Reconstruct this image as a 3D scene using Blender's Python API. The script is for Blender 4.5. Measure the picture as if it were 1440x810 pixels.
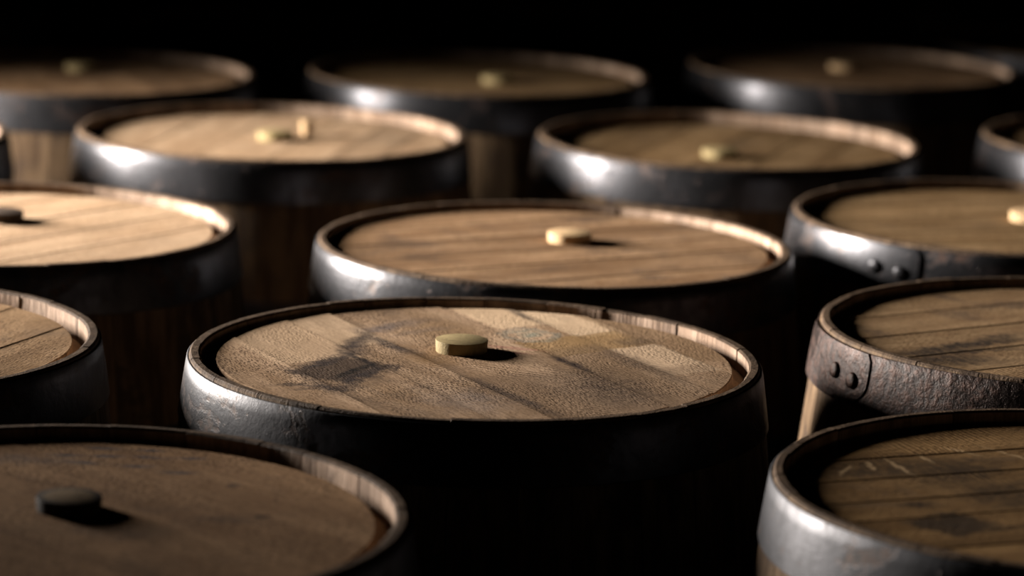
import bpy, bmesh, math, random
from mathutils import Vector, Matrix, Euler

for o in list(bpy.data.objects):
    bpy.data.objects.remove(o, do_unlink=True)
S = bpy.context.scene
C = S.collection
R = math.radians
PI = math.pi

# ------------------------------------------------------------------ camera, light, exposure
H = 0.90                                   # barrel height; every rim lies at this level
cam_d = bpy.data.cameras.new('camera')
cam = bpy.data.objects.new('camera', cam_d)
C.objects.link(cam)
cam.matrix_world = (Matrix.Translation((0, 0, H + 0.679)) @
                    Matrix.Rotation(R(90 - 11.295), 4, 'X') @ Matrix.Rotation(R(1.82), 4, 'Z'))
cam_d.sensor_width = 36.0
cam_d.lens = 4492.5 / 1440 * 36.0
cam_d.clip_start = 0.05
cam_d.dof.use_dof = True
cam_d.dof.focus_distance = 3.03
cam_d.dof.aperture_fstop = 3.3
cam_d.dof.aperture_blades = 9
S.camera = cam

W = bpy.data.worlds.new('world')
S.world = W
W.use_nodes = True
bg = W.node_tree.nodes['Background']
bg.inputs[0].default_value = (1.0, 0.62, 0.42, 1)
bg.inputs[1].default_value = 0.0006

# the photograph's one lamp, left of the rows: bung shadows and hoop glints point back to this spot
lamp_d = bpy.data.lights.new('lamp_left_offscreen', 'AREA')
lamp = bpy.data.objects.new('lamp_left_offscreen', lamp_d)
C.objects.link(lamp)
lamp_d.shape = 'RECTANGLE'
lamp_d.size = 0.26
lamp_d.size_y = 0.95
lamp.location = (-2.60, 4.45, H + 0.53)
aim = Vector((0.284, 3.76, H + 0.05))
lamp.rotation_euler = (aim - lamp.location).to_track_quat('-Z', 'Y').to_euler()
lamp_d.energy = 110
lamp_d.color = (1.0, 0.92, 0.84)
lamp_d.spread = R(69)

vs = S.view_settings
vs.view_transform = 'Standard'
vs.look = 'None'
vs.exposure = 0.0
vs.gamma = 1.0
vs.use_curve_mapping = False


# ------------------------------------------------------------------ node helpers
class NT:
    def __init__(self, name):
        self.m = bpy.data.materials.new(name)
        self.m.use_nodes = True
        self.t = self.m.node_tree
        self.b = self.t.nodes['Principled BSDF']

    def n(self, kind, **kw):
        nd = self.t.nodes.new(kind)
        for k, v in kw.items():
            setattr(nd, k, v)
        return nd

    def put(self, sock, v):
        if isinstance(v, bpy.types.NodeSocket):
            self.t.links.new(v, sock)
        else:
            if sock.type == 'RGBA' and len(v) == 3:
                v = (*v, 1)
            sock.default_value = v

    def math(self, op, a, b=0.0, c=0.0, clamp=False):
        nd = self.n('ShaderNodeMath', operation=op)
        nd.use_clamp = clamp
        for i, v in enumerate((a, b, c)):
            self.put(nd.inputs[i], v)
        return nd.outputs[0]

    def vmath(self, op, a, b=(0, 0, 0)):
        nd = self.n('ShaderNodeVectorMath', operation=op)
        self.put(nd.inputs[0], a)
        self.put(nd.inputs[1], b)
        return nd.outputs[1] if op in ('LENGTH', 'DOT_PRODUCT') else nd.outputs[0]

    def noise(self, vec, scale=(1, 1, 1), s=1.0, detail=4.0, rough=0.55, dist=0.0):
        v = self.vmath('MULTIPLY', vec, scale)
        nd = self.n('ShaderNodeTexNoise')
        self.put(nd.inputs['Vector'], v)
        nd.inputs['Scale'].default_value = s
        nd.inputs['Detail'].default_value = detail
        nd.inputs['Roughness'].default_value = rough
        nd.inputs['Distortion'].default_value = dist
        return nd.outputs[0]

    def ramp(self, v, lo, hi, a=0.0, b=1.0, smooth=True):
        nd = self.n('ShaderNodeMapRange')
        nd.interpolation_type = 'SMOOTHSTEP' if smooth else 'LINEAR'
        self.put(nd.inputs[0], v)
        for i, x in enumerate((lo, hi, a, b)):
            self.put(nd.inputs[1 + i], x)
        return nd.outputs[0]

    def mix(self, f, a, b, blend='MIX'):
        nd = self.n('ShaderNodeMix', data_type='RGBA', blend_type=blend)
        self.put(nd.inputs[0], f)
        self.put(nd.inputs[6], a)
        self.put(nd.inputs[7], b)
        return nd.outputs[2]

    def attr(self, name):
        nd = self.n('ShaderNodeAttribute', attribute_type='OBJECT', attribute_name=name)
        return nd.outputs['Fac']

    def bump(self, h, strength, dist, prev=None):
        nd = self.n('ShaderNodeBump')
        nd.inputs['Strength'].default_value = strength
        nd.inputs['Distance'].default_value = dist
        self.put(nd.inputs['Height'], h)
        if prev is not None:
            self.put(nd.inputs['Normal'], prev)
        return nd.outputs[0]

    def coords(self, seeded=True):
        p = self.n('ShaderNodeTexCoord').outputs['Object']
        if not seeded:
            return p, p
        sd = self.attr('seed')
        off = self.n('ShaderNodeCombineXYZ')
        self.put(off.inputs[0], self.math('MULTIPLY', sd, 3.7))
        self.put(off.inputs[1], self.math('MULTIPLY', sd, 1.9))
        self.put(off.inputs[2], self.math('MULTIPLY', sd, 5.3))
        return p, self.vmath('ADD', p, off.outputs[0])

    def sep(self, v):
        nd = self.n('ShaderNodeSeparateXYZ')
        self.put(nd.inputs[0], v)
        return nd.outputs

    def finish(self, col, rough, normal=None, metal=None, spec=None):
        self.put(self.b.inputs['Base Color'], col)
        self.put(self.b.inputs['Roughness'], rough)
        if normal is not None:
            self.put(self.b.inputs['Normal'], normal)
        if metal is not None:
            self.put(self.b.inputs['Metallic'], metal)
        if spec is not None:
            self.put(self.b.inputs['Specular IOR Level'], spec)
        return self.m


# ------------------------------------------------------------------ materials
def head_material(name, marks=(), light=(0.47, 0.325, 0.21), deep=(0.27, 0.175, 0.10),
                  stain=0.55, saw=1.0, mottled=0.5):
    """Weathered oak of a barrel head; marks = stains with a shape of their own, in barrel space."""
    t = NT(name)
    p, q = t.coords()
    rnd = t.n('ShaderNodeObjectInfo').outputs['Random']
    ro = t.n('ShaderNodeCombineXYZ')
    t.put(ro.inputs[0], t.math('MULTIPLY', rnd, 3.0))
    t.put(ro.inputs[1], t.math('MULTIPLY', rnd, 7.0))
    qp = t.vmath('ADD', q, ro.outputs[0])
    # cathedral growth rings, long along the plank (local y)
    warp = t.noise(qp, (7, 1.6, 1), 1.0, 3, 0.5)
    ringsrc = t.math('ADD', t.math('MULTIPLY', warp, 26.0), t.math('MULTIPLY', t.sep(qp)[0], 70.0))
    rings = t.math('MULTIPLY_ADD', t.math('SINE', ringsrc), 0.5, 0.5)
    fib = t.noise(qp, (420, 22, 1), 1.0, 3, 0.6)
    broad = t.noise(qp, (14, 5, 1), 1.0, 4, 0.6)
    col = t.mix(t.ramp(broad, 0.33, 0.68), deep, light)
    col = t.mix(t.math('MULTIPLY', t.ramp(rings, 0.35, 1.0), 0.36), col, (deep[0] * .62, deep[1] * .58, deep[2] * .55))
    col = t.mix(t.math('MULTIPLY', t.ramp(fib, 0.48, 0.72), 0.5), col, (deep[0] * .5, deep[1] * .47, deep[2] * .42))
    # tone of each plank
    tone = t.ramp(rnd, 0, 1, 0.80, 1.10, False)
    tc = t.n('ShaderNodeCombineColor')
    for i, k in enumerate((1.0, 0.99, 0.97)):
        t.put(tc.inputs[i], t.math('MULTIPLY', tone, k))
    col = t.mix(1.0, col, tc.outputs[0], 'MULTIPLY')
    # rough-sawn crosswise marks and pores
    swv = t.vmath('ADD', q, (0, 0, 0))
    wob = t.noise(swv, (9, 9, 1), 1.0, 2, 0.5)
    sx = t.sep(qp)
    sline = t.math('SINE', t.math('ADD', t.math('MULTIPLY', sx[1], 1150.0), t.math('MULTIPLY', wob, 30.0)))
    sawmask = t.ramp(t.noise(qp, (9, 4, 1), 1.0, 2, 0.5), 0.46, 0.62)
    fine = t.noise(q, (430, 150, 1), 1.0, 2, 0.65)
    grit = t.noise(q, (190, 75, 1), 1.0, 3, 0.7)
    col = t.mix(t.math('MULTIPLY', t.ramp(fine, 0.50, 0.68), 0.55), col, (deep[0] * .35, deep[1] * .32, deep[2] * .30))
    # open pores and saw-tooth pits, in patches
    vo = t.n('ShaderNodeTexVoronoi')
    t.put(vo.inputs['Vector'], t.vmath('MULTIPLY', q, (400, 130, 1)))
    vo.inputs['Scale'].default_value = 1.0
    vo.inputs['Randomness'].default_value = 0.75
    dots = t.ramp(vo.outputs['Distance'], 0.50, 0.16)
    dmask = t.ramp(t.noise(t.vmath('ADD', qp, (3.3, 8.1, 0)), (11, 7, 1), 1.0, 3, 0.6), 0.40, 0.60, 0.10, 1.0)
    pits = t.math('MULTIPLY', dots, dmask)
    col = t.mix(t.math('MULTIPLY', pits, 0.75 * saw), col, (deep[0] * .30, deep[1] * .27, deep[2] * .25))
    # weather stains
    st = t.noise(q, (10, 6.5, 1), 1.0, 7, 0.66, 0.6)
    sf = t.math('MULTIPLY', t.ramp(st, 0.54, 0.70), stain)
    col = t.mix(sf, col, (0.075, 0.055, 0.042))
    st2 = t.noise(t.vmath('ADD', q, (4.1, 2.2, 0)), (34, 9, 1), 1.0, 6, 0.7, 0.8)
    col = t.mix(t.math('MULTIPLY', t.ramp(st2, 0.60, 0.72), stain * 0.75), col, (0.060, 0.050, 0.048))
    mo = t.noise(t.vmath('ADD', q, (1.3, 7.7, 0)), (60, 40, 1), 1.0, 4, 0.6)
    col = t.mix(t.math('MULTIPLY', t.ramp(mo, 0.5, 0.75), mottled), col, (deep[0] * .7, deep[1] * .62, deep[2] * .5))
    # specks
    sp = t.n('ShaderNodeTexVoronoi')
    t.put(sp.inputs['Vector'], t.vmath('MULTIPLY', q, (30, 30, 1)))
    sp.inputs['Scale'].default_value = 1.0
    col = t.mix(t.math('MULTIPLY', t.ramp(sp.outputs['Distance'], 0.07, 0.035), 0.8), col, (0.05, 0.03, 0.02))
    rgh = t.math('MULTIPLY_ADD', dmask, 0.75, 0.25)
    height = t.math('ADD', t.math('MULTIPLY', t.math('MULTIPLY', sline, sawmask), 0.30 * saw),
                    t.math('MULTIPLY', rgh, t.math('ADD', t.math('MULTIPLY', fine, 1.2), t.math('MULTIPLY', grit, 0.8))))
    height = t.math('ADD', height, t.math('MULTIPLY', fib, 0.7))
    height = t.math('SUBTRACT', height, t.math('MULTIPLY', pits, 0.6 * saw))
    # marks: (kind, x, y, half-x, half-y, turn, softness, ragged, strength, colour)
    if marks:
        w1 = t.noise(q, (38, 38, 1), 1.0, 8, 0.78)
        w2 = t.noise(t.vmath('ADD', q, (9.1, 3.3, 0)), (38, 38, 1), 1.0, 8, 0.78)
        strk = t.noise(t.vmath('ADD', q, (2.2, 1.1, 0)), (60, 160, 1), 1.0, 5, 0.7)
        for kind, x, y, hx, hy, turn, soft, rag, stg, mc in marks:
            wv = t.n('ShaderNodeCombineXYZ')
            t.put(wv.inputs[0], t.math('MULTIPLY', t.math('SUBTRACT', w1, 0.5), rag * 2.2))
            t.put(wv.inputs[1], t.math('MULTIPLY', t.math('SUBTRACT', w2, 0.5), rag * 2.2))
            pw = t.vmath('ADD', p, wv.outputs[0])
            mp = t.n('ShaderNodeMapping', vector_type='TEXTURE')
            t.put(mp.inputs[0], pw)
            mp.inputs[1].default_value = (x, y, 0)
            mp.inputs[2].default_value = (0, 0, R(turn))
            mp.inputs[3].default_value = (hx, hy, 1)
            s = t.sep(mp.outputs[0])
            if kind == 'box':
                d = t.math('MAXIMUM', t.math('ABSOLUTE', s[0]), t.math('ABSOLUTE', s[1]))
            else:
                d = t.math('SQRT', t.math('ADD', t.math('MULTIPLY', s[0], s[0]), t.math('MULTIPLY', s[1], s[1])))
            if kind == 'ring':
                d = t.math('MULTIPLY', t.math('ABSOLUTE', t.math('SUBTRACT', d, 1.0)), 5.0)
            f = t.ramp(d, 1.0 + soft, 1.0 - soft)
            if kind != 'box':
                f = t.math('MULTIPLY', f, t.ramp(strk, 0.36, 0.58, 0.55, 1.0))
            f = t.math('MULTIPLY', f, stg)
            col = t.mix(f, col, mc)
    nrm = t.bump(height, 0.85, 0.00055)
    return t.finish(col, 0.85, nrm, spec=0.04)


def stave_material(name, light, deep, stain=0.5, vert=1.0, bumpd=0.0015, rough=0.7):
    t = NT(name)
    p, q = t.coords()
    rnd = t.n('ShaderNodeObjectInfo').outputs['Random']
    ro = t.n('ShaderNodeCombineXYZ')
    t.put(ro.inputs[2], t.math('MULTIPLY', rnd, 9.0))
    q = t.vmath('ADD', q, ro.outputs[0])
    g = t.noise(q, (55, 55, 4), 1.0, 4, 0.6)
    f = t.noise(q, (330, 330, 30), 1.0, 3, 0.65)
    col = t.mix(t.ramp(g, 0.35, 0.66), deep, light)
    col = t.mix(t.math('MULTIPLY', t.ramp(f, 0.5, 0.72), 0.5), col, tuple(c * .45 for c in deep))
    tone = t.ramp(rnd, 0, 1, 0.72, 1.12, False)
    tc = t.n('ShaderNodeCombineColor')
    for i in range(3):
        t.put(tc.inputs[i], tone)
    col = t.mix(1.0, col, tc.outputs[0], 'MULTIPLY')
    s = t.noise(q, (17, 17, 11), 1.0, 6, 0.65, 0.4)
    col = t.mix(t.math('MULTIPLY', t.ramp(s, 0.5, 0.66), stain), col, (0.045, 0.032, 0.026))
    nrm = t.bump(t.math('ADD', t.math('MULTIPLY', f, 1.0), g), 0.8, bumpd)
    return t.finish(col, rough, nrm, spec=0.08)


def hoop_material(name, base=(0.055, 0.055, 0.060), rust=0.30, pit=0.2, rough=0.43, rlo=(0.018, 0.011, 0.009), rhi=(0.062, 0.030, 0.018), spec=0.4):
    t = NT(name)
    p, q = t.coords()
    a = t.noise(q, (11, 11, 16), 1.0, 6, 0.65, 0.5)
    b = t.noise(q, (130, 130, 130), 1.0, 4, 0.7)
    c = t.noise(t.vmath('ADD', q, (5, 5, 5)), (38, 38, 26), 1.0, 6, 0.7, 0.3)
    col = t.mix(t.ramp(c, 0.38, 0.66), base, tuple(x * .58 for x in base))
    rmask = t.math('MULTIPLY', t.ramp(t.math('ADD', a, t.math('MULTIPLY', b, 0.22)), 0.70 - 0.22 * rust, 0.80 - 0.20 * rust), 0.95)
    spots = t.math('MULTIPLY', t.ramp(t.math('ADD', b, t.math('MULTIPLY', c, 0.5)), 0.92 - 0.1 * rust, 0.98 - 0.1 * rust), 0.8)
    rmask = t.math('MAXIMUM', rmask, spots)
    rcol = t.mix(t.ramp(b, 0.4, 0.65), rlo, rhi)
    col = t.mix(rmask, col, rcol)
    met = t.math('MULTIPLY_ADD', rmask, -0.75, 0.85)
    rg = t.math('ADD', t.math('MULTIPLY_ADD', c, 0.22, rough - 0.1), t.math('MULTIPLY', rmask, 0.18))
    hgt = t.math('ADD', t.math('MULTIPLY', b, pit), t.math('ADD', t.math('MULTIPLY', c, pit * 1.2), t.math('MULTIPLY', rmask, -0.15)))
    nrm = t.bump(hgt, 0.6, 0.003)
    return t.finish(col, rg, nrm, metal=met, spec=spec)


def bung_material(name, top, rim=None):
    t = NT(name)
    p, q = t.coords()
    g = t.noise(q, (60, 260, 60), 1.0, 4, 0.6, 0.4)
    f = t.noise(q, (500, 900, 500), 1.0, 3, 0.6)
    col = t.mix(t.math('MULTIPLY', t.ramp(g, 0.45, 0.7), 0.55), top, tuple(c * .45 for c in top))
    if rim is not None:
        s = t.sep(p)
        rr = t.math('SQRT', t.math('ADD', t.math('MULTIPLY', s[0], s[0]), t.math('MULTIPLY', s[1], s[1])))
        n2 = t.noise(q, (70, 70, 70), 1.0, 4, 0.6)
        rr = t.math('ADD', rr, t.math('MULTIPLY', t.math('SUBTRACT', n2, 0.5), 0.012))
        col = t.mix(t.ramp(rr, 0.018, 0.0245), col, rim)
    nrm = t.bump(t.math('ADD', g, f), 0.5, 0.0008)
    return t.finish(col, 0.7, nrm, spec=0.10)


def plain_material(name, a, b, scale=3.0, rough=0.85):
    t = NT(name)
    p, q = t.coords(False)
    n = t.noise(p, (scale, scale, scale), 1.0, 6, 0.6)
    f = t.noise(p, (60, 60, 60), 1.0, 4, 0.6)
    col = t.mix(t.ramp(n, 0.35, 0.65), a, b)
    return t.finish(col, rough, t.bump(f, 0.4, 0.004), spec=0.03)


SC = (0.032, 0.025, 0.025)      # scorched grey-black
SC2 = (0.060, 0.043, 0.034)
MAIN_MARKS = [
    # planed-down planks: paler and darker fields that end at the joints
    ('box', -0.145, 0.170, 0.044, 0.120, 0, .04, .004, .45, (0.56, 0.40, 0.26)),
    ('box', -0.070, 0.190, 0.030, 0.090, 0, .04, .004, .35, (0.58, 0.42, 0.27)),
    ('box', 0.130, 0.215, 0.040, 0.090, 0, .04, .004, .60, (0.62, 0.45, 0.29)),
    ('box', 0.175, 0.130, 0.030, 0.070, 0, .05, .004, .60, (0.60, 0.44, 0.29)),
    ('box', 0.140, 0.030, 0.064, 0.036, 8, .06, .004, .75, (0.27, 0.165, 0.070)),
    ('box', 0.225, 0.040, 0.030, 0.120, 0, .10, .010, .70, (0.20, 0.125, 0.068)),
    ('box', 0.180, -0.060, 0.030, 0.062, 0, .06, .006, .60, (0.50, 0.365, 0.245)),
    ('box', 0.018, -0.160, 0.062, 0.095, 0, .10, .010, .55, (0.17, 0.112, 0.070)),
    ('box', 0.114, -0.110, 0.034, 0.130, 0, .12, .010, .60, (0.16, 0.105, 0.064)),
    ('box', 0.176, -0.160, 0.028, 0.070, 0, .12, .010, .55, (0.17, 0.112, 0.070)),
    # scorched field left of the bung
    ('box', -0.137, 0.008, 0.046, 0.036, 31, .14, .026, .88, (0.050, 0.034, 0.026)),
    ('oval', -0.137, 0.048, 0.046, 0.011, 31, .5, .022, .80, SC),
    ('oval', -0.136, -0.030, 0.050, 0.013, 36, .6, .026, .80, SC),
    ('oval', -0.128, 0.000, 0.040, 0.0060, 34, .5, .010, .97, (0.010, 0.008, 0.007)),
    ('oval', -0.104, 0.030, 0.004, 0.046, 2, .6, .010, .95, (0.012, 0.009, 0.009)),
    ('oval', -0.198, -0.042, 0.032, 0.0055, -30, .7, .020, .80, SC),
    ('oval', -0.190, -0.060, 0.026, 0.0050, -20, .7, .020, .75, SC),
    ('oval', -0.183, -0.040, 0.010, 0.060, 4, .7, .020, .70, SC),
    ('oval', -0.077, 0.112, 0.038, 0.011, 47, .6, .020, .88, SC),
    ('oval', -0.092, 0.080, 0.012, 0.030, -30, .7, .020, .70, SC),
    ('oval', -0.050, 0.090, 0.009, 0.066, 4, .6, .016, .88, SC),
    ('oval', -0.038, 0.030, 0.008, 0.050, 4, .7, .016, .70, SC),
    ('oval', -0.036, 0.020, 0.022, 0.030, 4, .7, .016, .55, (0.22, 0.12, 0.045)),
    ('oval', -0.010, 0.170, 0.040, 0.014, 20, .6, .024, .75, (0.10, 0.085, 0.085)),
    ('oval', 0.012, 0.140, 0.034, 0.010, 10, .6, .024, .60, (0.11, 0.09, 0.085)),
    ('oval', 0.030, 0.130, 0.042, 0.052, 0, .5, .016, .40, (0.25, 0.155, 0.080)),
    ('oval', -0.085, -0.150, 0.034, 0.040, 20, .8, .040, .40, (0.16, 0.14, 0.14)),
    ('oval', -0.036, -0.140, 0.008, 0.080, 3, .7, .012, .75, SC),
    ('oval', 0.082, -0.045, 0.007, 0.042, 0, .6, .010, .95, (0.03, 0.022, 0.022)),
    ('oval', 0.066, -0.150, 0.036, 0.070, 0, .9, .050, .80, (0.055, 0.038, 0.030)),
    ('oval', 0.145, -0.080, 0.012, 0.080, 0, .8, .020, .60, SC2),
    ('oval', 0.190, 0.020, 0.020, 0.018, 0, .7, .02, .6, SC2),
    ('oval', 0.145, 0.190, 0.006, 0.060, -2, .6, .010, .80, SC),
    # faded blue-green ink stamp and a worn red line of print
    ('ring', 0.106, 0.086, 0.026, 0.030, 0, .6, .020, .48, (0.13, 0.17, 0.155)),
    ('oval', 0.108, 0.086, 0.016, 0.010, 30, .6, .018, .60, (0.12, 0.19, 0.165)),
    ('oval', 0.104, 0.104, 0.014, 0.004, 10, .6, .012, .60, (0.12, 0.18, 0.16)),
    ('oval', 0.060, 0.036, 0.030, 0.005, -42, .6, .010, .55, (0.30, 0.115, 0.095)),
    ('oval', 0.050, 0.020, 0.022, 0.004, -42, .6, .010, .45, (0.30, 0.115, 0.095)),
]
STREAK_MARKS = [
    ('oval', -0.016, -0.155, 0.011, 0.085, 2, .6, .026, .95, (0.022, 0.018, 0.016)),
    ('oval', 0.004, -0.175, 0.010, 0.070, -8, .6, .026, .85, (0.030, 0.023, 0.019)),
    ('oval', 0.034, -0.205, 0.026, 0.050, -24, .7, .030, .88, (0.030, 0.023, 0.019)),
    ('oval', -0.034, -0.095, 0.010, 0.036, 12, .7, .030, .85, (0.030, 0.023, 0.019)),
    ('oval', -0.140, -0.056, 0.026, 0.020, 0, .8, .040, .55, SC),
    ('oval', -0.165, 0.030, 0.016, 0.050, 0, .8, .040, .60, SC),
    ('oval', -0.220, -0.010, 0.026, 0.010, 0, .8, .020, .60, SC),
    ('oval', -0.110, -0.200, 0.030, 0.012, 0, .8, .030, .50, SC),
]
DARK_MARKS = [
    ('oval', -0.130, -0.140, 0.030, 0.070, 0, .8, .050, .80, (0.030, 0.022, 0.015)),
    ('oval', -0.100, -0.080, 0.024, 0.060, 30, .8, .060, .80, (0.028, 0.020, 0.014)),
    ('oval', -0.045, -0.075, 0.022, 0.050, 20, .8, .060, .80, (0.028, 0.020, 0.014)),
    ('oval', 0.000, -0.060, 0.030, 0.045, -20, .8, .060, .75, (0.030, 0.022, 0.015)),
    ('oval', -0.014, -0.167, 0.011, 0.016, 0, .7, .020, .90, (0.012, 0.010, 0.010)),
    ('box', 0.046, -0.165, 0.026, 0.030, 20, .20, .030, .82, (0.026, 0.019, 0.014)),
    ('oval', 0.070, -0.120, 0.006, 0.060, 6, .7, .016, .85, (0.016, 0.012, 0.010)),
    # pale scratches
    ('oval', -0.132, -0.175, 0.0022, 0.019, 50, .5, .010, .75, (0.42, 0.29, 0.16)),
    ('oval', -0.141, -0.146, 0.0022, 0.014, 78, .5, .010, .75, (0.42, 0.29, 0.16)),
    ('oval', -0.132, -0.123, 0.0022, 0.030, 90, .5, .012, .70, (0.42, 0.29, 0.16)),
    ('oval', -0.152, -0.087, 0.0022, 0.014, 90, .5, .010, .70, (0.42, 0.29, 0.16)),
    ('oval', -0.167, -0.042, 0.0022, 0.020, -63, .5, .010, .65, (0.42, 0.29, 0.16)),
    ('oval', -0.150, -0.005, 0.0022, 0.030, -70, .5, .010, .55, (0.42, 0.29, 0.16)),
]
INK = (0.060, 0.052, 0.055)
INK_MARKS = [('oval', x, y, 0.014, 0.0046, -49, .6, .008, .92, INK) for x, y in
             ((0.165, 0.190), (0.192, 0.166), (0.216, 0.140), (0.236, 0.105), (0.137, 0.154), (0.160, 0.128), (0.186, 0.100),
              (0.209, 0.076), (0.128, 0.126), (0.157, 0.086), (0.168, 0.046), (0.176, 0.150), (0.200, 0.120))]
INK_MARKS += [('oval', 0.100, 0.165, 0.050, 0.014, -49, .8, .03, .5, (0.09, 0.075, 0.07)),
              ('oval', 0.176, -0.014, 0.006, 0.005, 0, .6, .006, .9, (0.03, 0.02, 0.02)),
              ('oval', 0.127, -0.100, 0.007, 0.005, 0, .6, .006, .9, (0.02, 0.014, 0.012)),
              ('oval', 0.100, -0.090, 0.030, 0.006, -60, .8, .02, .5, (0.06, 0.04, 0.03)),
              ('oval', 0.020, -0.060, 0.040, 0.020, -50, .9, .04, .5, (0.06, 0.045, 0.038))]

M = {}
M['main'] = head_material('main_head_oak', MAIN_MARKS, stain=0.45, mottled=0.30, light=(0.52, 0.362, 0.242), deep=(0.30, 0.196, 0.118))
rb = random.Random(77)
BLOTCH = [('oval', rb.uniform(-.19, .19), rb.uniform(-.19, .19), rb.uniform(.008, .022), rb.uniform(.012, .035), rb.uniform(0, 180), .8, .05,
           rb.uniform(.45, .75), (0.075, 0.048, 0.032)) for _ in range(14)]
M['tan'] = head_material('tan_head_oak', BLOTCH, stain=0.70, mottled=0.70, light=(0.34, 0.215, 0.125), deep=(0.205, 0.122, 0.066))
M['pale'] = head_material('pale_head_oak', (), stain=0.18, mottled=0.15, light=(0.43, 0.305, 0.20), deep=(0.35, 0.235, 0.145))
M['gold'] = head_material('golden_head_oak', (), stain=0.35, mottled=0.35, light=(0.29, 0.190, 0.100), deep=(0.195, 0.120, 0.057))
M['ringed'] = head_material('ringed_head_oak', (), stain=0.40, mottled=0.40, light=(0.36, 0.235, 0.135), deep=(0.22, 0.135, 0.070))
M['ink'] = head_material('inked_head_oak', INK_MARKS, stain=0.30, mottled=0.35, light=(0.33, 0.205, 0.115), deep=(0.215, 0.126, 0.067))
M['streak'] = head_material('streaked_head_oak', STREAK_MARKS, stain=0.30, mottled=0.35, light=(0.33, 0.220, 0.122), deep=(0.23, 0.145, 0.078))
M['dark'] = head_material('dark_head_oak', DARK_MARKS, stain=0.55, mottled=0.45, light=(0.30, 0.180, 0.080), deep=(0.180, 0.105, 0.045))
M['side'] = stave_material('stave_side_oak', (0.185, 0.122, 0.070), (0.075, 0.046, 0.026), 0.75)
M['rim'] = stave_material('stave_end_grain', (0.115, 0.077, 0.050), (0.062, 0.040, 0.025), 0.45)
M['chime'] = stave_material('stave_inner_raw_oak', (0.42, 0.305, 0.225), (0.25, 0.168, 0.115), 0.50, bumpd=0.002)
M['hoop'] = hoop_material('hoop_steel')
M['hoop_clean'] = hoop_material('hoop_clean_steel', base=(0.055, 0.055, 0.060), rust=0.10, pit=0.10, rough=0.33)
M['hoop_soft'] = hoop_material('hoop_brushed_steel', base=(0.055, 0.055, 0.060), rust=0.08, pit=0.15, rough=0.47)
M['hoop_bright'] = hoop_material('hoop_worn_steel', base=(0.055, 0.055, 0.060), rust=0.16, pit=0.22, rough=0.33)
M['hoop_rust'] = hoop_material('hoop_rusted_steel', base=(0.022, 0.015, 0.013), rust=0.85, pit=1.1, rough=0.36, rlo=(0.016, 0.009, 0.007), rhi=(0.056, 0.027, 0.018), spec=0.16)
M['bung_pale'] = bung_material('bung_poplar', (0.27, 0.208, 0.103))
M['bung_tan'] = bung_material('bung_tan', (0.44, 0.30, 0.165))
M['bung_dark'] = bung_material('bung_charred', (0.11, 0.072, 0.035), (0.018, 0.013, 0.010))
M['bung_black'] = bung_material('bung_black', (0.05, 0.035, 0.025))
M['floor'] = plain_material('floor_concrete', (0.022, 0.018, 0.015), (0.040, 0.033, 0.027))
M['wall'] = plain_material('wall_dark_timber', (0.018, 0.013, 0.010), (0.032, 0.023, 0.017))


# ------------------------------------------------------------------ mesh helpers
def mesh_from(name, verts, faces, mats, idx=None, sharp=32):
    me = bpy.data.meshes.new(name)
    me.from_pydata([tuple(v) for v in verts], [], faces)
    for m in mats:
        me.materials.append(m)
    if idx:
        for p, i in zip(me.polygons, idx):
            p.material_index = i
    bm = bmesh.new()
    bm.from_mesh(me)
    bmesh.ops.recalc_face_normals(bm, faces=bm.faces)
    bm.to_mesh(me)
    bm.free()
    me.shade_smooth()
    me.set_sharp_from_angle(angle=R(sharp))
    me.update()
    return me


def add(name, me, parent=None, seed=0.0, loc=(0, 0, 0), rot=(0, 0, 0)):
    o = bpy.data.objects.new(name, me)
    C.objects.link(o)
    o.parent = parent
    o.location = loc
    o.rotation_euler = rot
    o['seed'] = float(seed)
    return o


def rout(z):
    """outer radius of the stave wall at height z"""
    return 0.309 - 0.032 * abs((z - H / 2) / (H / 2)) ** 2.3


# ---- staves
ZL = [0.0, 0.0018, 0.03, 0.055, 0.14, 0.25, 0.35, 0.45, 0.55, 0.65, 0.76, 0.845, 0.866, 0.8982, 0.900]


def stave_mesh(name, a0, a1, dz, dri, rng):
    verts, faces, idx = [], [], []
    n = 4
    for k, z in enumerate(ZL):
        ro = rout(z)
        if z > 0.865 or z < 0.035:
            ri = 0.2668 + dri
        else:
            ri = ro - 0.036
        if k in (0, len(ZL) - 1):
            ro -= 0.0016
            ri += 0.0022
        zz = z
        if z > 0.89:
            zz = z + dz
        e = 0.0007 / ro
        ring = [(a0, ro - 0.0011)] + [(a0 + e + (a1 - a0 - 2 * e) * i / n, ro) for i in range(n + 1)] + [(a1, ro - 0.0011)]
        ring += [(a1, ri + 0.0011)] + [(a1 - e + (a0 - a1 + 2 * e) * i / n, ri) for i in range(n + 1)] + [(a0, ri + 0.0011)]
        for a, r in ring:
            verts.append((r * math.cos(a), r * math.sin(a), zz))
    m = 2 * (n + 3)
    for k in range(len(ZL) - 1):
        for i in range(m):
            j = (i + 1) % m
            faces.append((k * m + i, k * m + j, (k + 1) * m + j, (k + 1) * m + i))
            inner = i >= n + 3 and i < m - 1
            idx.append(1 if k in (0, len(ZL) - 2) else (2 if inner else 0))
    h = m // 2
    for base in (0, (len(ZL) - 1) * m):
        for i in range(h - 1):
            faces.append((base + i, base + i + 1, base + m - 2 - i, base + m - 1 - i))
            idx.append(1)
    return mesh_from(name, verts, faces, [M['side'], M['rim'], M['chime']], idx)


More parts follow.
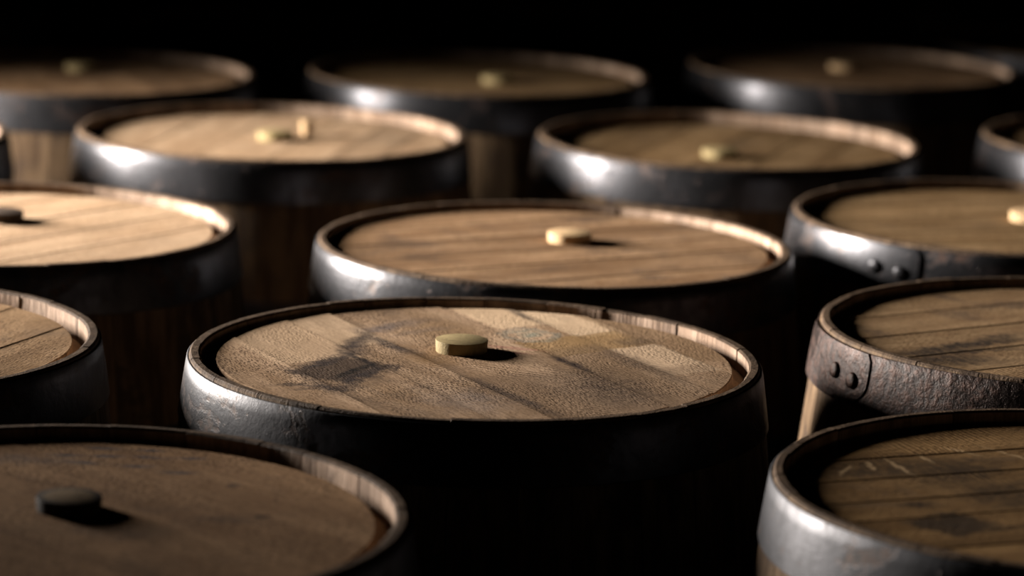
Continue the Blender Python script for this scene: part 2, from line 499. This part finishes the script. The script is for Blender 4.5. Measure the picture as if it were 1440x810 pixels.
def stave_set(tag, seed, fixed=None):
    rng = random.Random(seed)
    cuts = []
    if fixed:
        cuts = sorted(a % 360 for a in fixed)
        full = []
        for i, a in enumerate(cuts):
            b = cuts[(i + 1) % len(cuts)]
            b = b + 360 if b <= a else b
            k = max(1, round((b - a) / 13.5))
            ws = [rng.uniform(0.75, 1.3) for _ in range(k)]
            s = a
            for w in ws:
                full.append(s)
                s += (b - a) * w / sum(ws)
        cuts = full
    else:
        ws = [rng.uniform(0.65, 1.35) for _ in range(27)]
        s = 0
        for w in ws:
            cuts.append(s)
            s += 360 * w / sum(ws)
    out = []
    for i, a in enumerate(cuts):
        b = cuts[i + 1] if i + 1 < len(cuts) else cuts[0] + 360
        out.append(stave_mesh('stave', R(a), R(b), rng.uniform(-0.0006, 0.0005), rng.uniform(-0.0010, 0.0010), rng))
    return out


# ---- head planks
RH = 0.2515


def plank_mesh(name, x0, x1, mat, n=12, drop=0.0006):
    verts, faces = [], []
    levels = [(0.0002, RH - 0.0012, H), (0.0002, RH, H - 0.0008), (0.0002, RH, H - 0.009),
              (0.0002, 0.2655, H - 0.015), (0.0002, 0.2655, H - 0.026)]
    tilt = drop / (x1 - x0)          # each board sits slightly tilted, its edge a hair proud of the next
    mid = (x0 + x1) / 2
    for ins, rr, z in levels:
        def xs(i):
            lo = max(x0 + ins, -rr + 0.0004)
            hi = min(x1 - ins, rr - 0.0004)
            return lo + (hi - lo) * i / n
        for i in range(n + 1):
            x = xs(i)
            verts.append((x, -math.sqrt(max(rr * rr - x * x, 0)), z + tilt * (x - mid)))
        for i in range(n, -1, -1):
            x = xs(i)
            verts.append((x, math.sqrt(max(rr * rr - x * x, 0)), z + tilt * (x - mid)))
    m = 2 * (n + 1)
    for k in range(len(levels) - 1):
        for i in range(m):
            j = (i + 1) % m
            faces.append((k * m + i, k * m + j, (k + 1) * m + j, (k + 1) * m + i))
    for base in (0, (len(levels) - 1) * m):
        for i in range(n):
            faces.append((base + i, base + i + 1, base + m - 2 - i, base + m - 1 - i))
    return mesh_from(name, verts, faces, [mat], sharp=20)


PLANKS = {}


def plank_set(matkey, cuts):
    key = (matkey, tuple(cuts))
    if key not in PLANKS:
        c = [-0.262] + list(cuts) + [0.262]
        PLANKS[key] = [plank_mesh('head_plank', c[i], c[i + 1], M[matkey], drop=0.0014 if matkey == 'main' else 0.0006) for i in range(len(c) - 1)]
    return PLANKS[key]


CUTS = [(-0.170, -0.085, 0.005, 0.080, 0.172), (-0.150, -0.062, 0.040, 0.118, 0.185),
        (-0.182, -0.110, -0.015, 0.068, 0.150)]
CUT_MAIN = (-0.180, -0.098, -0.044, 0.080, 0.148, 0.205)


# ---- hoops
def hoop_mesh(name, z0, z1, mat, seg=112, dent=0.0004, seed=1):
    rng = random.Random(seed)
    ph = [rng.uniform(0, 6.28) for _ in range(6)]
    th = 0.0024
    prof = []
    nz = 4
    zs = [z0 + (z1 - z0) * i / nz for i in range(nz + 1)]
    prof.append((rout(z0) + 0.0002, z0))
    prof.append((rout(z0) + th - 0.0007, z0))
    for i, z in enumerate(zs):
        zz = min(max(z, z0 + 0.0008), z1 - 0.0008)
        prof.append((rout(zz) + th, zz))
    prof.append((rout(z1) + th - 0.0007, z1))
    prof.append((rout(z1) + 0.0002, z1))
    verts, faces = [], []
    for s in range(seg):
        a = 2 * PI * s / seg
        w = dent * (math.sin(3 * a + ph[0]) + 0.7 * math.sin(7 * a + ph[1]) + 0.5 * math.sin(13 * a + ph[2]))
        wz = dent * 1.6 * (math.sin(2 * a + ph[3]) + 0.6 * math.sin(5 * a + ph[4]))
        for i, (r, z) in enumerate(prof):
            rr = r + (max(w, -0.0003) if 0 < i < len(prof) - 1 else 0)
            verts.append((rr * math.cos(a), rr * math.sin(a), z + wz))
    m = len(prof)
    for s in range(seg):
        t = (s + 1) % seg
        for i in range(m):
            j = (i + 1) % m
            faces.append((s * m + i, t * m + i, t * m + j, s * m + j))
    return mesh_from(name, verts, faces, [mat], sharp=40)


def lap_mesh(name, z0, z1, mat):
    """the riveted end of the hoop strip, lapped over the ring; its free end is at angle 0"""
    verts, faces = [], []
    nu, nv = 22, 8
    th = 0.0026
    span = 0.62
    for side in (0, 1):
        for j in range(nv + 1):
            v = j / nv
            z = z0 + 0.0006 + (z1 - z0 - 0.0012) * v
            end = -0.085 * max(0, 1 - v / 0.45) ** 2.0 - 0.02 * max(0, (v - 0.8) / 0.2) ** 2
            for i in range(nu + 1):
                u = i / nu
                a = -span + (span + end) * u
                lift = 0.0024 + 0.0004 * u
                r = rout(z) + (0.0012 if side == 0 else lift + th)
                if side and (j in (0, nv) or i == nu):
                    r -= 0.0007
                verts.append((r * math.cos(a), r * math.sin(a), z))
    K = (nu + 1) * (nv + 1)
    for j in range(nv):
        for i in range(nu):
            a = j * (nu + 1) + i
            faces.append((a, a + 1, a + nu + 2, a + nu + 1))
            faces.append((K + a, K + a + nu + 1, K + a + nu + 2, K + a + 1))
    border = [i for i in range(nu + 1)] + [j * (nu + 1) + nu for j in range(1, nv + 1)] + \
             [nv * (nu + 1) + i for i in range(nu - 1, -1, -1)] + [j * (nu + 1) for j in range(nv - 1, 0, -1)]
    for a, b in zip(border, border[1:] + border[:1]):
        faces.append((a, b, K + b, K + a))
    return mesh_from(name, verts, faces, [mat], sharp=35)


def lathe(name, prof, mat, seg=32, sharp=35, wob=0.0, seed=0):
    rng = random.Random(seed)
    ph = rng.uniform(0, 6)
    verts, faces = [], []
    for r, z in prof:
        for s in range(seg):
            a = 2 * PI * s / seg
            k = 1 + wob * math.sin(2 * a + ph) + wob * .5 * math.sin(5 * a + 2 * ph)
            verts.append((r * k * math.cos(a), r * k * math.sin(a), z))
    for i in range(len(prof) - 1):
        for s in range(seg):
            t = (s + 1) % seg
            faces.append((i * seg + s, i * seg + t, (i + 1) * seg + t, (i + 1) * seg + s))
    faces.append(tuple(range(seg - 1, -1, -1)))
    faces.append(tuple((len(prof) - 1) * seg + s for s in range(seg)))
    return mesh_from(name, verts, faces, [mat], sharp=sharp)


HOOP = {}
for hk in ('hoop', 'hoop_clean', 'hoop_soft', 'hoop_bright', 'hoop_rust'):
    dent = 0.0007 if hk == 'hoop_rust' else 0.00035
    HOOP[hk] = hoop_mesh('head_hoop', 0.841, 0.8965, M[hk], dent=dent, seed=len(hk))
    HOOP[hk + '_lap'] = lap_mesh('hoop_lap', 0.841, 0.8965, M[hk])
    HOOP[hk + '_rivet'] = lathe('rivet', [(0.0082, -0.003), (0.0082, 0.0016), (0.0076, 0.0034), (0.0056, 0.0044), (0.0025, 0.0048)], M[hk], 20, 50)
LOWER = [hoop_mesh('hoop', a, b, M['hoop'], seg=72, seed=9 + i) for i, (a, b) in
         enumerate([(0.665, 0.708), (0.545, 0.586), (0.314, 0.355), (0.192, 0.235), (0.0035, 0.059)])]

BUNG_PROF = [(0.0225, -0.020), (0.0255, -0.0002), (0.0262, 0.0108), (0.0260, 0.0114), (0.0255, 0.0116)]
BUNG = {k: lathe('bung', BUNG_PROF, M[k], 48, 35, 0.006, i) for i, k in enumerate(('bung_pale', 'bung_tan', 'bung_dark', 'bung_black'))}

PHI_MAIN = 28.0
STAVES = [stave_set('s%d' % i, 20 + i) for i in range(3)]
STAVES_MAIN = stave_set('main', 5, [a - PHI_MAIN for a in (25, 40, 61, 178, 279, 316, 225)])


# ------------------------------------------------------------------ the room
def box_mesh(name, lo, hi, mat):
    x0, y0, z0 = lo
    x1, y1, z1 = hi
    v = [(x, y, z) for z in (z0, z1) for y in (y0, y1) for x in (x0, x1)]
    f = [(0, 2, 3, 1), (4, 5, 7, 6), (0, 1, 5, 4), (2, 6, 7, 3), (0, 4, 6, 2), (1, 3, 7, 5)]
    return mesh_from(name, v, f, [mat])


def structure(name, lo, hi, mat):
    o = add(name, box_mesh(name, lo, hi, mat))
    o['kind'] = 'structure'
    return o


structure('floor', (-5.0, -2.0, -0.1), (7.0, 10.0, 0.0), M['floor'])
structure('wall_back', (-5.0, 10.0, -0.1), (7.0, 10.15, 3.8), M['wall'])
structure('wall_left', (-5.15, -2.0, -0.1), (-5.0, 10.15, 3.8), M['wall'])
structure('wall_right', (7.0, -2.0, -0.1), (7.15, 10.15, 3.8), M['wall'])
structure('ceiling', (-5.15, -2.0, 3.8), (7.15, 10.15, 3.95), M['wall'])

# ------------------------------------------------------------------ the barrels
GROUP = 'whiskey barrels standing on end'


def barrel(x, y, dz, phi, head, cuts, dep, staves, hoopk, lap, bung, boff, seed, label, btilt=(0, 0)):
    """phi: direction of the head planks; lap: world angle of the hoop's free end; boff: bung, world offset from centre"""
    root = bpy.data.objects.new('barrel', None)
    C.objects.link(root)
    root.empty_display_size = 0.2
    root.location = (x, y, 0)
    root.rotation_euler = (0, 0, R(phi))
    root.scale = (1, 1, (H + dz) / H)
    root['label'] = label
    root['category'] = 'barrel'
    rng = random.Random(int(seed * 100))
    for me in staves:
        add('stave', me, root, seed)
    for me in plank_set(head, cuts):
        add('head_plank', me, root, seed, (0, 0, -dep + rng.uniform(-0.0001, 0.0001)))
    hp = add('hoop', HOOP[hoopk], root, seed, rot=(0, 0, R(lap - phi)))
    hp['label'] = {'hoop': 'dull steel top hoop with rust specks', 'hoop_clean': 'smooth grey steel top hoop', 'hoop_soft': 'smooth brushed grey top hoop', 'hoop_bright': 'worn steel top hoop',
                   'hoop_rust': 'rough rusted top hoop with riveted lap'}[hoopk]
    add('hoop_lap', HOOP[hoopk + '_lap'], hp, seed + 1)
    for a, zz in ((-0.082, 0.866), (-0.205, 0.869)):
        r = rout(zz) + 0.0050
        add('rivet', HOOP[hoopk + '_rivet'], hp, seed, (r * math.cos(a), r * math.sin(a), zz), (0, PI / 2 - 0.11, a))
        hp.children[-1].rotation_euler = Euler((0, PI / 2 - 0.11, a), 'XYZ')
    for me in LOWER:
        add('hoop', me, root, seed, rot=(0, 0, rng.uniform(0, 6)))
    if bung:
        c, s = math.cos(R(phi)), math.sin(R(phi))
        lx, ly = c * boff[0] + s * boff[1], -s * boff[0] + c * boff[1]
        b = add('bung', BUNG[bung], root, seed, (lx, ly, H - dep - 0.0002), (R(btilt[0]), R(btilt[1]), rng.uniform(0, 6)))
        b['label'] = {'bung_pale': 'pale yellowish wooden bung', 'bung_tan': 'tan wooden bung',
                      'bung_dark': 'dark bung with charred edge', 'bung_black': 'blackened wooden bung'}[bung]
    return root


barrel(-0.034, 3.041, 0.005, PHI_MAIN, 'main', CUT_MAIN, 0.0065, STAVES_MAIN, 'hoop', 100, 'bung_pale', (-0.014, 0.043), 1.37,
       'oak barrel with scorched patchwork head, olive bung and faded blue-green stamp')
barrel(0.048, 3.698, -0.002, -62, 'tan', CUTS[0], 0.008, STAVES[0], 'hoop_bright', 80, 'bung_tan', (0.019, 0.047), 2.11,
       'oak barrel with mottled tan head, directly behind the barrel with the scorched head')
barrel(-0.353, 2.441, 0.003, 48, 'ink', (-0.150, -0.062, 0.054, 0.128, 0.190), 0.010, STAVES[1], 'hoop', 95, 'bung_dark', (0.004, 0.031), 3.53,
       'dim oak barrel with dark char-edged bung and smudged ink rows on its head')
barrel(0.504, 2.621, 0.002, -69, 'dark', (-0.165, -0.100, -0.033, 0.022, 0.110, 0.185), 0.010, STAVES[2], 'hoop_soft', 60, 'bung_tan', (0.03, 0.02), 4.29,
       'oak barrel with dark scratched swirly head and smooth clean grey steel hoop')
barrel(0.600, 3.249, 0.007, -59, 'streak', CUTS[0], 0.009, STAVES[1], 'hoop_rust', 211.5, 'bung_tan', (0.05, 0.0), 5.71,
       'oak barrel with rough rusted riveted hoop and black streaks on its head')
barrel(0.628, 3.947, 0.004, -70, 'gold', CUTS[1], 0.010, STAVES[0], 'hoop_clean', 238.5, 'bung_tan', (0.022, 0.022), 6.17,
       'oak barrel with golden head and two shiny rivets on its smooth hoop lap')
barrel(-0.607, 3.701, 0.001, -38, 'pale', CUTS[2], 0.010, STAVES[2], 'hoop', 70, 'bung_black', (-0.006, 0.059), 7.43,
       'brightly lit oak barrel with pale clean head and blackened bung')
barrel(-0.683, 3.062, 0.002, -23, 'ringed', CUTS[0], 0.009, STAVES[0], 'hoop', 90, 'bung_tan', (-0.02, 0.02), 8.91,
       'oak barrel with ring-grained brown head and bright raw rim wall, next to the palest head')
barrel(-0.351, 4.537, -0.007, -11, 'pale', CUTS[1], 0.014, STAVES[1], 'hoop_bright', 110, 'bung_pale', (0.005, 0.001), 9.77,
       'oak barrel with strong white glint on its hoop, bung and small peg on its head')
barrel(0.309, 4.629, -0.012, -18, 'gold', CUTS[2], 0.018, STAVES[2], 'hoop_bright', 80, 'bung_pale', (-0.015, -0.066), 10.61,
       'oak barrel with plank-lined golden brown head, sunken below the rim, and pale bung')
barrel(-0.700, 5.060, 0.0, 20, 'tan', CUTS[0], 0.012, STAVES[2], 'hoop', 70, 'bung_pale', (-0.008, 0.085), 11.3,
       'shadowed oak barrel with a small bung, behind the barrel with peg and bung')
barrel(-0.066, 5.213, -0.002, -55, 'gold', CUTS[1], 0.012, STAVES[0], 'hoop_clean', 60, 'bung_pale', (0.032, -0.043), 12.9,
       'shadowed oak barrel with a glint on its hoop and yellowish bung, in the dark rows')
barrel(0.569, 5.435, 0.0, 35, 'tan', CUTS[2], 0.012, STAVES[1], 'hoop_clean', 60, 'bung_tan', (-0.01, 0.03), 13.7,
       'shadowed oak barrel with a white hoop glint behind the sunken golden head')
barrel(-0.445, 5.817, -0.001, 80, 'gold', CUTS[0], 0.012, STAVES[1], 'hoop', 60, 'bung_black', (-0.016, -0.027), 14.2,
       'barely lit oak barrel with a dark bung, far back between two shadowed barrels')
barrel(0.257, 6.047, 0.0, -20, 'tan', CUTS[1], 0.012, STAVES[2], 'hoop', 60, 'bung_black', (-0.007, 0.069), 15.8,
       'barely lit oak barrel with a dark bung behind the two hoop-glint barrels')
barrel(-0.985, 4.365, 0.0, 10, 'tan', CUTS[2], 0.012, STAVES[0], 'hoop', 60, 'bung_tan', (0, 0), 16.4,
       'oak barrel of which only a sliver of rim shows beside the white-glinting hoop')
barrel(0.968, 4.680, 0.0, -40, 'gold', CUTS[0], 0.012, STAVES[1], 'hoop_clean', 60, 'bung_tan', (0, 0), 17.5,
       'oak barrel showing only a bluish hoop sliver, behind the golden head with rivets')
barrel(1.035, 5.900, 0.0, 15, 'gold', CUTS[2], 0.012, STAVES[2], 'hoop', 60, 'bung_tan', (0, 0), 18.6,
       'barely lit oak barrel with plain dark head beyond the bluish hoop sliver')
barrel(0.690, 6.720, 0.0, -65, 'tan', CUTS[1], 0.012, STAVES[0], 'hoop', 60, 'bung_tan', (0, 0), 19.2,
       'faint rearmost oak barrel of which only the front half of the dark head shows')
barrel(-0.185, 6.620, 0.0, 40, 'gold', CUTS[0], 0.012, STAVES[1], 'hoop', 60, 'bung_tan', (0, 0), 20.3,
       'faint rearmost oak barrel showing a thin sliver of head between two dark-bunged barrels')
barrel(-1.100, 5.930, 0.0, -15, 'gold', CUTS[2], 0.012, STAVES[0], 'hoop', 60, 'bung_tan', (0, 0), 21.9,
       'faint oak barrel in the gloom behind the shadowed barrel with a small bung')

# small tapered peg lying beside the bung of the brightly glinting barrel
peg = lathe('wooden_peg', [(0.0050, 0.0), (0.0078, 0.002), (0.0085, 0.012), (0.0098, 0.020), (0.0092, 0.0225), (0.0060, 0.0235)], M['bung_tan'], 24, 40, 0.03, 3)
pg = add('wooden_peg', peg, None, 0.7, (-0.351 + 0.047, 4.537 + 0.045, H - 0.007 - 0.014 - 0.0003), (0, 0, 0))
pg['label'] = 'small tan wooden peg standing on the barrel head beside the bung'
pg['category'] = 'peg'
